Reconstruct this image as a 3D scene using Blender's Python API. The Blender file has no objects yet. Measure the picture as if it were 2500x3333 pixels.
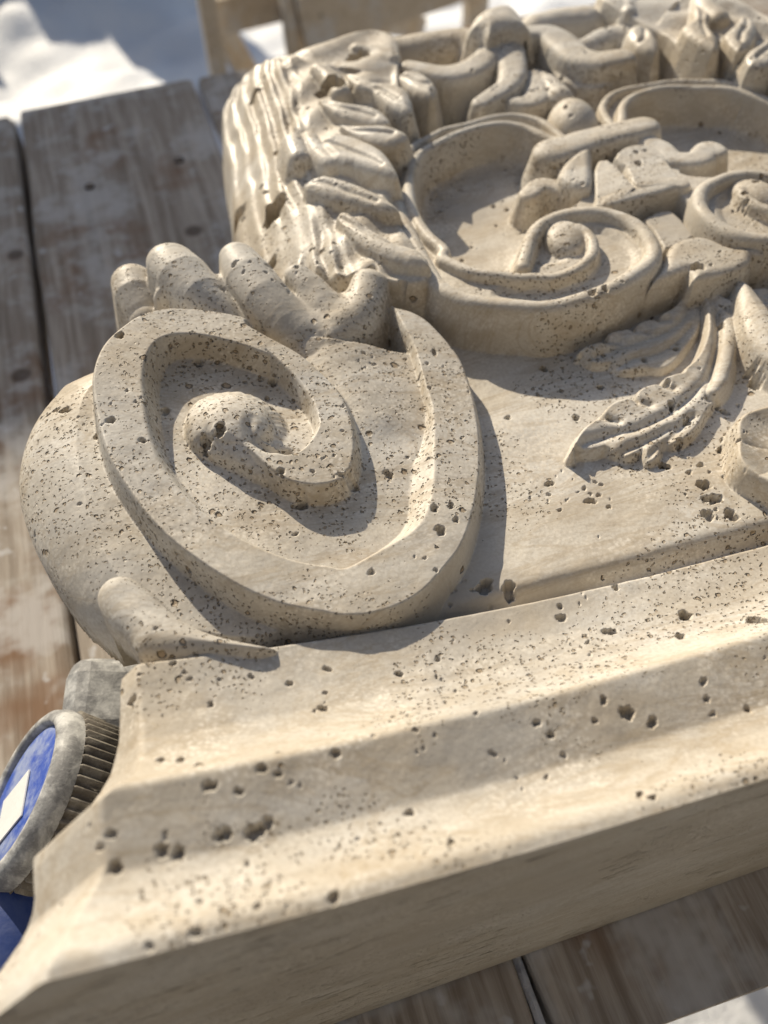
import bpy, math, random
import numpy as np
from mathutils import Matrix, Vector

random.seed(7)
S = bpy.context.scene
COL = S.collection

# ------------------------------------------------------------------ camera, light, exposure
CAM_H = 0.33
# rows: world X, Y, Z expressed in the camera's (right, down, forward) axes
CM = np.array([[0.95365302, -0.26211854, 0.14778292],
               [-0.298313, -0.75918644, 0.57848535],
               [-0.03943694, -0.59575987, -0.80219381]])
FPX, CX, CY = 2870.0, 1250.0, 1666.5
cam_d = bpy.data.cameras.new("camera")
cam = bpy.data.objects.new("camera", cam_d)
COL.objects.link(cam)
r_, d_, f_ = CM[:, 0], CM[:, 1], CM[:, 2]
cam.matrix_world = Matrix(((r_[0], -d_[0], -f_[0], 0), (r_[1], -d_[1], -f_[1], 0),
                           (r_[2], -d_[2], -f_[2], CAM_H), (0, 0, 0, 1)))
cam_d.sensor_fit = 'VERTICAL'
cam_d.sensor_height = 34.6
cam_d.lens = FPX / 3333.0 * 34.6
cam_d.clip_start = 0.01
cam_d.clip_end = 200
cam_d.dof.use_dof = True
cam_d.dof.focus_distance = 0.273
cam_d.dof.aperture_fstop = 8.5
S.camera = cam

SUN_AZ = math.radians(-12.5)      # from +Y towards +X
SUN_EL = math.radians(27)
W = bpy.data.worlds.new("World")
S.world = W
W.use_nodes = True
wn = W.node_tree.nodes
sky = wn.new("ShaderNodeTexSky")
sky.sky_type = 'NISHITA'
sky.sun_disc = False
sky.sun_elevation = SUN_EL
sky.sun_rotation = SUN_AZ % (2 * math.pi)
sky.air_density = 1.0
sky.dust_density = 1.5
wn["Background"].inputs["Strength"].default_value = 0.095
W.node_tree.links.new(sky.outputs[0], wn["Background"].inputs[0])
sl = bpy.data.lights.new("sun", 'SUN')
sl.energy = 5.0
sl.angle = math.radians(0.53)
sl.color = (1.0, 0.885, 0.70)
sun = bpy.data.objects.new("sun", sl)
COL.objects.link(sun)
sd_ = Vector((math.sin(SUN_AZ) * math.cos(SUN_EL), math.cos(SUN_AZ) * math.cos(SUN_EL), math.sin(SUN_EL)))
sun.rotation_euler = sd_.to_track_quat('Z', 'Y').to_euler()
S.view_settings.view_transform = 'Standard'
S.view_settings.look = 'None'
S.view_settings.exposure = 0.15
S.view_settings.gamma = 1.0
S.cycles.use_denoising = True
S.cycles.max_bounces = 8
S.cycles.diffuse_bounces = 4


# ------------------------------------------------------------------ node helpers
def new_mat(name):
    m = bpy.data.materials.new(name)
    m.use_nodes = True
    nt = m.node_tree
    b = nt.nodes["Principled BSDF"]
    return m, nt, b


class NT:
    def __init__(s, nt):
        s.nt = nt

    def n(s, t, **kw):
        nd = s.nt.nodes.new(t)
        for k, v in kw.items():
            setattr(nd, k, v)
        return nd

    def l(s, a, b):
        s.nt.links.new(a, b)

    def coord(s, scale=(1, 1, 1), kind="Object"):
        tc = s.n("ShaderNodeTexCoord")
        mp = s.n("ShaderNodeMapping")
        mp.inputs["Scale"].default_value = scale
        s.l(tc.outputs[kind], mp.inputs[0])
        return mp.outputs[0]

    def noise(s, v, scale, detail=4, rough=0.55, dist=0.0, out=0):
        nd = s.n("ShaderNodeTexNoise")
        nd.inputs["Scale"].default_value = scale
        nd.inputs["Detail"].default_value = detail
        nd.inputs["Roughness"].default_value = rough
        nd.inputs["Distortion"].default_value = dist
        s.l(v, nd.inputs["Vector"])
        return nd.outputs[out]

    def voro(s, v, scale, feature='F1', rnd=1.0):
        nd = s.n("ShaderNodeTexVoronoi")
        nd.feature = feature
        nd.inputs["Scale"].default_value = scale
        nd.inputs["Randomness"].default_value = rnd
        s.l(v, nd.inputs["Vector"])
        return nd

    def rng(s, v, a, b, c=0.0, d=1.0, smooth=True):
        nd = s.n("ShaderNodeMapRange")
        if smooth:
            nd.interpolation_type = 'SMOOTHSTEP'
        s.inp(nd.inputs[0], v)
        for i, x in zip((1, 2, 3, 4), (a, b, c, d)):
            s.inp(nd.inputs[i], x)
        return nd.outputs[0]

    def inp(s, sock, v):
        if isinstance(v, (int, float)):
            sock.default_value = v
        elif isinstance(v, tuple):
            sock.default_value = v
        else:
            s.l(v, sock)

    def m(s, op, a, b=0.0, c=0.0):
        nd = s.n("ShaderNodeMath", operation=op)
        for i, x in enumerate((a, b, c)):
            s.inp(nd.inputs[i], x)
        return nd.outputs[0]

    def mix(s, f, a, b, blend='MIX'):
        nd = s.n("ShaderNodeMix", data_type='RGBA', blend_type=blend)
        s.inp(nd.inputs[0], f)
        s.inp(nd.inputs[6], a if not isinstance(a, tuple) else (*a, 1) if len(a) == 3 else a)
        s.inp(nd.inputs[7], b if not isinstance(b, tuple) else (*b, 1) if len(b) == 3 else b)
        return nd.outputs[2]

    def vadd(s, a, b):
        nd = s.n("ShaderNodeVectorMath", operation='ADD')
        s.inp(nd.inputs[0], a)
        s.inp(nd.inputs[1], b)
        return nd.outputs[0]

    def vscale(s, a, f):
        nd = s.n("ShaderNodeVectorMath", operation='SCALE')
        s.inp(nd.inputs[0], a)
        nd.inputs[3].default_value = f
        return nd.outputs[0]

    def bump(s, h, dist, strength=1.0, normal=None):
        nd = s.n("ShaderNodeBump")
        nd.inputs["Strength"].default_value = strength
        nd.inputs["Distance"].default_value = dist
        s.l(h, nd.inputs["Height"])
        if normal is not None:
            s.l(normal, nd.inputs["Normal"])
        return nd.outputs[0]


def stone_material(name, gloss=0.0, streaky=False, pore_amt=1.0, open_=0.0):
    m, nt, b = new_mat(name)
    t = NT(nt)
    co = t.coord()
    wob = t.n("ShaderNodeTexNoise")
    wob.inputs["Scale"].default_value = 420
    wob.inputs["Detail"].default_value = 2
    t.l(co, wob.inputs["Vector"])
    wv = t.vscale(wob.outputs["Color"], 0.0022)
    cw = t.vadd(co, wv)
    # bedding: the stone's layers run along X
    bed = t.coord((0.35, 1.0, 1.0))
    big = t.noise(bed, 16, 3, 0.6)
    mid = t.noise(bed, 70, 4, 0.6)
    fine = t.noise(co, 900, 3, 0.6)
    c = t.mix(t.rng(big, 0.36, 0.64), (0.50, 0.445, 0.36), (0.60, 0.555, 0.475))
    c = t.mix(t.rng(mid, 0.42, 0.70, 0, 0.75), c, (0.445, 0.38, 0.29))
    c = t.mix(t.rng(t.noise(bed, 24, 5, 0.65, 0.5), 0.46, 0.64, 0, 0.8), c, (0.68, 0.65, 0.59))
    # chalky crystal clots: pale cells in patches
    vc = t.voro(cw, 640)
    clot = t.m('MULTIPLY', t.rng(vc.outputs["Distance"], 0.62, 0.25),
               t.rng(t.noise(co, 38, 3, 0.6), 0.47, 0.62))
    c = t.mix(t.m('MULTIPLY', clot, 0.9), c, (0.70, 0.645, 0.555))
    c = t.mix(t.rng(fine, 0.35, 0.7, 0, 0.35), c, (0.34, 0.275, 0.195))
    vein = t.noise(t.coord((.25, 1.0, .8)), 42, 5, 0.7, 1.2)
    c = t.mix(t.rng(t.m('ABSOLUTE', t.m('SUBTRACT', vein, 0.5)), 0.035, 0.0, 0, 0.35), c, (0.36, 0.275, 0.17))
    grey = t.noise(co, 11, 4, 0.6, .6)
    c = t.mix(t.rng(grey, 0.53, 0.66, 0, 0.5), c, (0.43, 0.41, 0.375))
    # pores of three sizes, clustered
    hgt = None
    stain_or_shade = None
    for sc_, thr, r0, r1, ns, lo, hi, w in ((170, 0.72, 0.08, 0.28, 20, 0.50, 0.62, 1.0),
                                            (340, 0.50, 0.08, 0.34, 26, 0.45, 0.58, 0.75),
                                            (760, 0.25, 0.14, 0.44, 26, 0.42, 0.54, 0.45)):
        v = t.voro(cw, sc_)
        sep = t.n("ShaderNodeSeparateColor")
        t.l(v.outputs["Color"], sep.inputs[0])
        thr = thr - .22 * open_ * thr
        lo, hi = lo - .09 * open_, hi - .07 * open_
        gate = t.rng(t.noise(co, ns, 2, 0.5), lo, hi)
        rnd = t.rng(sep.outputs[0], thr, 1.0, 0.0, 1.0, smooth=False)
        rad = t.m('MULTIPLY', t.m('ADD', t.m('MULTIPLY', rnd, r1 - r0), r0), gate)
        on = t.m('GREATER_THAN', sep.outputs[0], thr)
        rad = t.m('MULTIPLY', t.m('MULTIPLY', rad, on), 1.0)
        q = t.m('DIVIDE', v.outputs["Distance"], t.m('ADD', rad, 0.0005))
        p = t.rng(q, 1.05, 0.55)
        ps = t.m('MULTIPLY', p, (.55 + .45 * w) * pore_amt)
        stain_or_shade = ps if stain_or_shade is None else t.m('MAXIMUM', stain_or_shade, ps)
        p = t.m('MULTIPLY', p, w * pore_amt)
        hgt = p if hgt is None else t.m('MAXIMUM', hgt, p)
    c = t.mix(t.m('MULTIPLY', stain_or_shade, 0.8), c, (0.28, 0.20, 0.115))  # brown pore stain, darkened to paint in the occlusion that bump lacks
    if streaky:
        sv = t.coord((1.0, 1.0, 14.0))
        st = t.noise(sv, 34, 4, 0.65, 0.4)
        c = t.mix(0.35, c, (0.47, 0.45, 0.40))
        c = t.mix(t.rng(st, 0.42, 0.68, 0, 0.3), c, (0.38, 0.35, 0.28))
        sv2 = t.coord((0.16, 1, 1.2))
        pv = t.noise(sv2, 620, 2, 0.5)
        slot = t.m('MULTIPLY', t.rng(pv, 0.64, 0.70), t.rng(t.noise(co, 30, 2), 0.45, 0.6))
        c = t.mix(t.m('MULTIPLY', slot, 0.7), c, (0.2, 0.16, 0.10))
        hgt = t.m('MAXIMUM', hgt, slot)
    t.l(c, b.inputs["Base Color"])
    rough = t.rng(t.noise(co, 60, 3), 0.3, 0.7, 0.48 - 0.18 * gloss, 0.68 - 0.25 * gloss)
    t.l(rough, b.inputs["Roughness"])
    b.inputs["Specular IOR Level"].default_value = 0.42 + 0.25 * gloss
    h1 = t.m('MULTIPLY', hgt, -1.0)
    n1 = t.bump(h1, 0.0024)
    h2 = t.m('ADD', t.m('MULTIPLY', fine, 0.6), t.m('MULTIPLY', vc.outputs["Distance"], -0.5))
    bm_ = t.coord((1.0, .04, 1.0))
    br = t.m('MULTIPLY', t.noise(bm_, 900, 2, 0.5), t.rng(t.noise(co, 26, 2), 0.45, 0.6))
    h2 = t.m('ADD', h2, t.m('MULTIPLY', br, 0.7))
    n2 = t.bump(h2, 0.00012, 0.9, n1)
    t.l(n2, b.inputs["Normal"])
    return m


# ------------------------------------------------------------------ mesh helpers
def tag(o, label=None, cat=None, group=None, kind=None):
    if label: o['label'] = label
    if cat: o['category'] = cat
    if group: o['group'] = group
    if kind: o['kind'] = kind
    return o


def empty(name, loc, label, cat, group=None):
    o = bpy.data.objects.new(name, None)
    o.empty_display_size = 0.02
    o.location = loc
    COL.objects.link(o)
    return tag(o, label, cat, group)


def link_mesh(name, me, mat, parent=None):
    o = bpy.data.objects.new(name, me)
    COL.objects.link(o)
    if mat is not None:
        me.materials.append(mat)
    if parent is not None:
        o.parent = parent
        o.matrix_parent_inverse = Matrix.Translation(-Vector(parent.location))
    return o


def np_mesh(name, V, F, smooth=True):
    """V (n,3), F (m,k) quads or tris"""
    me = bpy.data.meshes.new(name)
    k = F.shape[1]
    me.vertices.add(len(V))
    me.vertices.foreach_set("co", np.ascontiguousarray(V, dtype=np.float32).ravel())
    me.loops.add(F.size)
    me.loops.foreach_set("vertex_index", np.ascontiguousarray(F, dtype=np.int32).ravel())
    me.polygons.add(len(F))
    me.polygons.foreach_set("loop_start", np.arange(0, F.size, k, dtype=np.int32))
    me.polygons.foreach_set("use_smooth", np.full(len(F), smooth, dtype=bool))
    me.update(calc_edges=True)
    return me


# ------------------------------------------------------------------ the carved relief
# Points were measured on the photograph (crop origin x, y and scale) and are laid
# on the plane of the stone where each feature sits: plane = (a, b, c), z = a + b x + c y.
CR = dict(A=(0, 0, 1.507), V=(300, 700, .6028), L=(700, 100, .4822), M=(1300, 0, .4822), R=(1700, 0, .4822),
          S=(1700, 300, .4822), P=(1800, 900, .4219), Q=(900, 800, .4822), C=(0, 800, .7535), D=(1250, 900, .7535),
          X=(0, 0, 1.0))
VF = (.1226, -.23, .03)     # face of the volute
SC = (.1285, 0.0, -.05)     # tops of the scrolls
BL = (.1104, 0.0, -.06)     # bell
XC = 0.191                  # axis of the capital


def U(crop, pts, plane, dz=0.0):
    ox, oy, s = CR[crop]
    p = np.asarray(pts, float)
    r = np.stack([ox + p[:, 0] * s - CX, oy + p[:, 1] * s - CY, np.full(len(p), FPX)], 1) @ CM.T
    a, b, c = plane
    a = a + np.asarray(dz)
    t = (CAM_H - a) / (b * r[:, 0] + c * r[:, 1] - r[:, 2])
    return np.stack([r[:, 0] * t, r[:, 1] * t], 1)


def TU(crop, pts, plane, dz=0.0):
    # traced through the middle of what shows of a ridge: half way down its near side
    return U(crop, pts, plane, np.asarray(dz) - .0055)


def catmull(p, n=4, closed=True):
    p = np.asarray(p, float)
    m = len(p)
    out = []
    rng_ = range(m) if closed else range(m - 1)
    for i in rng_:
        if closed:
            a, b, c, d = p[(i - 1) % m], p[i], p[(i + 1) % m], p[(i + 2) % m]
        else:
            a, b, c, d = p[max(i - 1, 0)], p[i], p[i + 1], p[min(i + 2, m - 1)]
        for k in range(n):
            u = k / n
            out.append(.5 * ((2 * b) + (c - a) * u + (2 * a - 5 * b + 4 * c - d) * u * u + (3 * b - a - 3 * c + d) * u ** 3))
    if not closed:
        out.append(p[-1])
    return np.array(out)


DX = .00045
NL = 640
NR = 380
xs = XC + DX * np.arange(-NL, NR + 1)
ys = np.concatenate([np.arange(.0446, .25, .00034), np.arange(.25, .335, .00045), np.arange(.335, .475, .0006)])
X = np.broadcast_to(xs[None, :], (len(ys), len(xs))).astype(np.float32)
Y = np.broadcast_to(ys[:, None], (len(ys), len(xs))).astype(np.float32)
H = np.full(X.shape, -1.0, np.float32)
LAB = np.full(X.shape, -1, np.int16)
PARTS = []          # (name, parent part index or None, label, gloss)


def part(name, parent=None, label=None):
    PARTS.append((name, parent, label))
    return len(PARTS) - 1


def box(lo, hi, pad):
    i0 = np.searchsorted(ys, lo[1] - pad); i1 = np.searchsorted(ys, hi[1] + pad)
    j0 = np.searchsorted(xs, lo[0] - pad); j1 = np.searchsorted(xs, hi[0] + pad)
    return slice(max(i0, 0), max(i1, 0)), slice(max(j0, 0), max(j1, 0))


def put(sl_, h, lab, k=.0009):
    """smooth union of one carved piece into the relief"""
    a = H[sl_]
    over = h > a
    q = np.maximum(k - np.abs(a - h), 0) / k
    H[sl_] = np.maximum(a, h) + q * q * k * .25
    if lab is not None:
        L_ = LAB[sl_]
        L_[over] = lab


def carve(sl_, h, lab=None, k=.0009):
    a = H[sl_]
    under = h < a
    q = np.maximum(k - np.abs(a - h), 0) / k
    H[sl_] = np.minimum(a, h) - q * q * k * .25
    if lab is not None:
        L_ = LAB[sl_]
        L_[under & (a > 0)] = lab


def sdf_poly(px, py, P):
    """signed distance, positive inside"""
    d = np.full(px.shape, 1e9, np.float32)
    ins = np.zeros(px.shape, bool)
    Q = np.roll(P, -1, 0)
    for (ax, ay), (bx, by) in zip(P, Q):
        ex, ey = bx - ax, by - ay
        wx, wy = px - np.float32(ax), py - np.float32(ay)
        L2 = ex * ex + ey * ey + 1e-18
        t = np.clip((wx * np.float32(ex) + wy * np.float32(ey)) / np.float32(L2), 0, 1)
        dx, dy = wx - t * np.float32(ex), wy - t * np.float32(ey)
        np.minimum(d, dx * dx + dy * dy, out=d)
        if ay != by:
            c = ((py >= ay) != (py >= by)) & (px < (ex / (by - ay)) * (py - ay) + ax)
            ins ^= c
    d = np.sqrt(d)
    return np.where(ins, d, -d)


def near_line(px, py, P):
    """distance to an open polyline and the parameter 0..1 along it"""
    d = np.full(px.shape, 1e9, np.float32)
    tt = np.zeros(px.shape, np.float32)
    n = len(P) - 1
    for i in range(n):
        (ax, ay), (bx, by) = P[i], P[i + 1]
        ex, ey = bx - ax, by - ay
        wx, wy = px - np.float32(ax), py - np.float32(ay)
        t = np.clip((wx * np.float32(ex) + wy * np.float32(ey)) / np.float32(ex * ex + ey * ey + 1e-18), 0, 1)
        dx, dy = wx - t * np.float32(ex), wy - t * np.float32(ey)
        dd = dx * dx + dy * dy
        m = dd < d
        d[m] = dd[m]
        tt[m] = (i + t[m]) / n
    return np.sqrt(d), tt


def lin(plane, x, y):
    return plane[0] + plane[1] * x + plane[2] * y


def drop_fn(sd, r, slope):
    t = np.maximum(0, r - sd)
    return np.where(t < 2 * r, slope * t * t / (4 * r), slope * (t - r))


def plateau(P, plane, lab, dz=0.0, slope=4.0, r=.0012, k=.0009, smooth=4, pad=.022, zfun=None):
    if smooth:
        P = catmull(P, smooth)
    sl_ = box(P.min(0), P.max(0), pad)
    x, y = X[sl_], Y[sl_]
    sd = sdf_poly(x, y, P)
    z = (lin(plane, x, y) + dz) if zfun is None else zfun(x, y, sd)
    s = slope(x, y, sd) if callable(slope) else slope
    put(sl_, (z - drop_fn(sd, r, s)).astype(np.float32), lab, k)
    return sl_, sd


def pillow(P, plane, lab, hgt, R, dz=0.0, slope=4.0, k=.0009, smooth=4, ex=2.0, veins=None):
    """rounded swelling: edge at plane+dz, rising by hgt over R; falls steeply outside"""
    if smooth:
        P = catmull(P, smooth)
    sl_ = box(P.min(0), P.max(0), .022)
    x, y = X[sl_], Y[sl_]
    sd = sdf_poly(x, y, P)
    u = np.clip(sd / R, 0, 1)
    z = lin(plane, x, y) + dz + hgt * (1 - (1 - u) ** ex) ** (1 / ex) + np.minimum(sd, 0) * slope
    if veins is not None:
        z = z + veins(x, y, sd)
    put(sl_, z.astype(np.float32), lab, k)


def tube(P, rad, plane, lab, dz=0.0, flat=1.0, slope=3.0, k=.0009, smooth=4, zs=None, ex=2.0):
    """rounded ridge: crest on plane+dz (+zs along it), radius rad (scalar or list along it)"""
    n0 = len(P)
    if smooth:
        P = catmull(P, smooth, closed=False)
    rr = np.broadcast_to(np.asarray(rad, float), (n0,)) if np.ndim(rad) == 0 else np.asarray(rad, float)
    sl_ = box(P.min(0), P.max(0), .022)
    x, y = X[sl_], Y[sl_]
    d, t = near_line(x, y, P)
    r = np.interp(t, np.linspace(0, 1, len(rr)), rr).astype(np.float32)
    z0 = lin(plane, x, y) + dz
    if zs is not None:
        z0 = z0 + np.interp(t, np.linspace(0, 1, len(zs)), zs)
    c = r * np.maximum(1 - np.minimum(d / r, .92) ** ex, 0) ** (1 / ex)
    h = z0 - (r - c) * flat - np.maximum(d - .92 * r, 0) * slope
    put(sl_, h.astype(np.float32), lab, k)


def dome(P, plane, lab, hgt, dz=0.0, slope=4.0, k=.0009):
    """smooth round boss filling the ellipse of a traced outline"""
    P = catmull(P, 4)
    c = P.mean(0)
    w_, v_ = np.linalg.eigh(np.cov((P - c).T))
    ra = np.sqrt(2 * w_)
    sl_ = box(P.min(0), P.max(0), .02)
    x, y = X[sl_] - c[0], Y[sl_] - c[1]
    q = np.sqrt(((x * v_[0, 0] + y * v_[1, 0]) / ra[0]) ** 2 + ((x * v_[0, 1] + y * v_[1, 1]) / ra[1]) ** 2)
    z = lin(plane, X[sl_], Y[sl_]) + dz + hgt * np.sqrt(np.maximum(1 - np.minimum(q, .985) ** 2, 0)) - np.maximum(q - .985, 0) * ra.min() * slope
    put(sl_, z.astype(np.float32), lab, k)


def smooth_noise(seed, cell, amp):
    """value noise on the relief's grid"""
    g = np.random.default_rng(seed)
    u = (xs - xs[0]) / cell
    v = (ys - ys[0]) / cell
    G = g.standard_normal((int(v[-1]) + 3, int(u[-1]) + 3)).astype(np.float32)

    def interp(a, w, axis):
        i = w.astype(int)
        f = (w - i).astype(np.float32)
        f = f * f * (3 - 2 * f)
        lo, hi = np.take(a, i, axis), np.take(a, i + 1, axis)
        f = f[:, None] if axis == 0 else f[None, :]
        return lo * (1 - f) + hi * f
    return interp(interp(G, v, 0), u, 1) * np.float32(amp)


# ---- abacus -------------------------------------------------------
def zc(x):
    x = np.minimum(x, .137)
    return .91854 * x * x - .251731 * x + .143446


p_abacus = part("abacus")
prof_y = np.array([.0446, .0470, .0490, .053, .057, .0605, .0635, .0800, .0812, .0835, .0870, .0915, .0965, .103, .110, .130])
prof_d = np.array([.0004, .0003, .0011, .0048, .0075, .0090, .0098, .0068, .0074, .0106, .0146, .0182, .0206, .0220, .0226, .0230])
yy = np.linspace(.0446, .130, 1000)
dd_ = np.interp(yy, prof_y, prof_d)
kern = np.exp(-.5 * (np.arange(-30, 31) * (yy[1] - yy[0]) / .00055) ** 2)
kern /= kern.sum()
dd_ = np.convolve(np.pad(dd_, 30, mode='edge'), kern, 'valid')
i1 = np.searchsorted(ys, .14)
x, y = X[:i1], Y[:i1]
dpr = np.interp(y, yy, dd_).astype(np.float32)
hA = zc(x) - dpr
# where the mitre stands, and where the canted end stops
bx = np.interp(y, [.0446, .0559, .0655, .0759, .0785, .0815, .0850, .093, .1127, .1182], [-.0558, -.0517, -.0462, -.0457, -.0452, -.0415, -.0385, -.0382, -.0376, -.0367])
xe_ = np.interp(y, [.0446, .0606, .0675, .0700, .0800, .0830, .0870, .0914, .0940, .1014, .1111, .1231], [-.0905, -.0753, -.0685, -.0674, -.0666, -.0650, -.0590, -.0520, -.0489, -.0456, -.0439, -.0424])
cant = zc(bx) - dpr + 1.0 * (x - bx)
kk = .0016
q = np.maximum(kk - np.abs(hA - cant), 0) / kk
hA = np.minimum(hA, cant) - q * q * kk * .25
hA = hA - drop_fn((x - xe_).astype(np.float32), .0010, 14.0)
y_top = .1178 - .0275 * x
hA = hA - drop_fn((y_top - y).astype(np.float32), .0009, 5.0)
put((slice(0, i1), slice(0, len(xs))), hA.astype(np.float32), p_abacus, .0002)

# ---- bell ---------------------------------------------------------
p_bell = part("bell")
bell_P = np.array([[.02, .114], [.215, .114], [.215, .452], [.09, .452], [.085, .40], [.08, .33], [.05, .27], [.0, .23], [-.02, .19], [.0, .14]])
x, y = X, Y
sdb = sdf_poly(x, y, bell_P)
groove = .006 * np.exp(-((y - (.1205 - .0275 * x)) / .0035) ** 2)
hB = lin(BL, x, y) - groove - np.maximum(0, -sdb) * 5
put((slice(0, len(ys)), slice(0, len(xs))), hB.astype(np.float32), p_bell, .0002)

# ---- volute -------------------------------------------------------
Eo = [*[('A', p) for p in [(856, 662), (889, 672), (929, 697), (979, 752), (1004, 797), (1024, 862), (1034, 922), (1037, 980), (1035, 1030), (1024, 1097),
                           (999, 1172), (954, 1232), (904, 1283), (829, 1318), (750, 1328), (700, 1321), (600, 1301), (500, 1256), (410, 1196), (340, 1136),
                           (280, 1061), (240, 996), (215, 931), (200, 856), (200, 801), (220, 746), (260, 706), (310, 676), (375, 662), (450, 666), (525, 681)]],
      *[('V', p) for p in [(830, 580), (930, 640), (1110, 740), (1240, 850), (1340, 960), (1400, 1100), (1415, 1230), (1395, 1350), (1330, 1425),
                           (1190, 1450), (1050, 1420), (950, 1350), (850, 1265), (740, 1190), (640, 1160)]]]
Ei = [*[('V', p) for p in [(700, 1060), (800, 1060), (880, 1150), (900, 1215), (960, 1250), (1040, 1285), (1120, 1265), (1190, 1190), (1222, 1110), (1190, 1000),
                           (1130, 910), (1050, 820), (940, 725)]],
      *[('A', p) for p in [(575, 761), (500, 736), (425, 720), (365, 723), (330, 744), (310, 791), (310, 856), (320, 921), (340, 981), (375, 1036), (425, 1091),
                           (475, 1131), (550, 1176), (625, 1203), (700, 1216), (750, 1221), (825, 1183), (894, 1140), (924, 1097), (937, 1027), (936, 915)]],
      *[('Q', p) for p in [(1040, 1050), (1000, 930), (960, 780), (920, 660), (850, 530), (775, 385)]]]
outer = np.concatenate([U(c, [p], VF) for c, p in Eo])
inner = np.concatenate([U(c, [p], VF) for c, p in Ei])
p_vol = part("volute")
p_vfl = part("volute_channel", p_vol)
p_veye = part("volute_eye", p_vol)
p_vside = part("volute_cushion")
disc = outer[:31]
disc = np.concatenate([disc[3:], U('V', [(700, 500), (1000, 560), (1300, 620), (1500, 640)], VF)])
disc_s = catmull(disc, 3)
sl_ = box(disc.min(0), disc.max(0), .03)
x, y = X[sl_], Y[sl_]
sd_disc = sdf_poly(x, y, disc_s)
# channel floor: depth interpolated from the spiral path
fp = [(1420, 720, .002), (1560, 560, .002), (1500, 850, .0035), (1560, 1100, .0045), (1620, 1250, .008), (1500, 1450, .0085), (1250, 1600, .010), (900, 1480, .0110),
      (600, 1280, .0115), (430, 1080, .0115), (420, 900, .0115), (600, 760, .0115), (850, 830, .0120), (1000, 1000, .0125), (1060, 1130, .0120),
      (1130, 1200, .008), (1060, 1250, .006), (1300, 1750, .009), (1640, 800, .006), (520, 1170, .0112), (500, 830, .0112)]
fxy = U('V', [(a, b) for a, b, _ in fp], VF, -np.array([c for *_, c in fp]))
wsum = np.zeros_like(x); dsum = np.zeros_like(x)
for (fx, fy), (_, _, dpt) in zip(fxy, fp):
    w = 1.0 / ((x - fx) ** 2 + (y - fy) ** 2 + 1.1e-4) ** 2
    wsum += w; dsum += w * dpt * .80
hF = lin(VF, x, y) - dsum / wsum - np.maximum(0, .003 - sd_disc) * 4
put(sl_, hF.astype(np.float32), p_vfl)
# bulging side behind the volute
egg = U('A', [(330, 800), (165, 845), (115, 885), (72, 945), (47, 1015), (44, 1090), (72, 1180), (115, 1260), (175, 1340), (240, 1392), (300, 1425), (420, 1440),
              (600, 1400), (700, 1250), (500, 900)], (.110, 0, 0))
egg_s = catmull(egg, 4)
sle = box(egg_s.min(0), egg_s.max(0), .02)
xe, ye = X[sle], Y[sle]
sde = sdf_poly(xe, ye, egg_s)
ue = np.clip(sde / .030, 0, 1)
he = np.minimum(.108 + .020 * np.sqrt(1 - (1 - ue) ** 2), lin(VF, xe, ye) - .0115) + np.minimum(sde, 0) * 16
put(sle, he.astype(np.float32), p_vside)
# spiral band
band_P = np.concatenate([catmull(outer, 4, False), catmull(inner, 4, False)])


def vol_slope(x, y, sd):
    cx_, cy_ = outer[:31].mean(0)
    sdd = sdf_poly(x, y, disc_s)
    inside = sdd > .0005
    right = np.clip((x - cx_) / .03 + .1, 0, 1)
    low = np.clip((cy_ - y) / .03 + .6, 0, 1)
    si = 3.2 - 2.3 * right * low * np.clip((.036 - sdd) / .008, 0, 1)
    return np.where(inside, si, 4.5)


def vol_top(x, y, sd):
    z = lin(VF, x, y)
    # the inner turn sinks a little towards the eye, then the eye swells
    return z - .0003


sl_b, sd_b = plateau(band_P, VF, p_vol, slope=vol_slope, r=.0007, smooth=0, zfun=vol_top)
# eye: the curled end of the band
eye = U('V', [(1010, 1330), (900, 1240), (800, 1160), (715, 1085), (715, 1040), (780, 1015), (860, 1040), (915, 1100), (935, 1160)], VF)
tube(eye, [.006, .0085, .0115, .0135, .0132, .0115, .0098, .0085, .0065], VF, p_veye, dz=-.003, flat=.75, zs=[.0, .002, .003, .0035, .0035, .0025, .001, -.0005, -.002])
dome(U('V', [(600, 1110), (630, 1010), (740, 962), (870, 985), (960, 1070), (930, 1170), (810, 1215), (690, 1205)], VF), VF, p_veye, .0050, dz=-.0030, slope=3.5, k=.003)
gr = catmull(U('V', [(1040, 1225), (960, 1245), (885, 1215), (850, 1160), (860, 1110)], VF), 4, False)
slg = box(gr.min(0), gr.max(0), .006)
d, t = near_line(X[slg], Y[slg], gr)
H[slg] -= (.0045 * np.exp(-(d / .0017) ** 2) * (1 - .85 * t)).astype(np.float32)

# ---- small curled leaf under the volute -----------------------------
p_tip = part("curled_leaf_tip")
tipP = U('C', [(418, 1470), (470, 1420), (555, 1412), (640, 1470), (740, 1560), (860, 1630), (1000, 1668), (1180, 1700), (1100, 1740), (900, 1760), (730, 1780),
               (600, 1760), (540, 1690), (455, 1610), (410, 1530)], (.128, 0, 0))
pillow(tipP, (.1205, -.08, 0), p_tip, .0065, .0065, slope=14.0)

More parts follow.
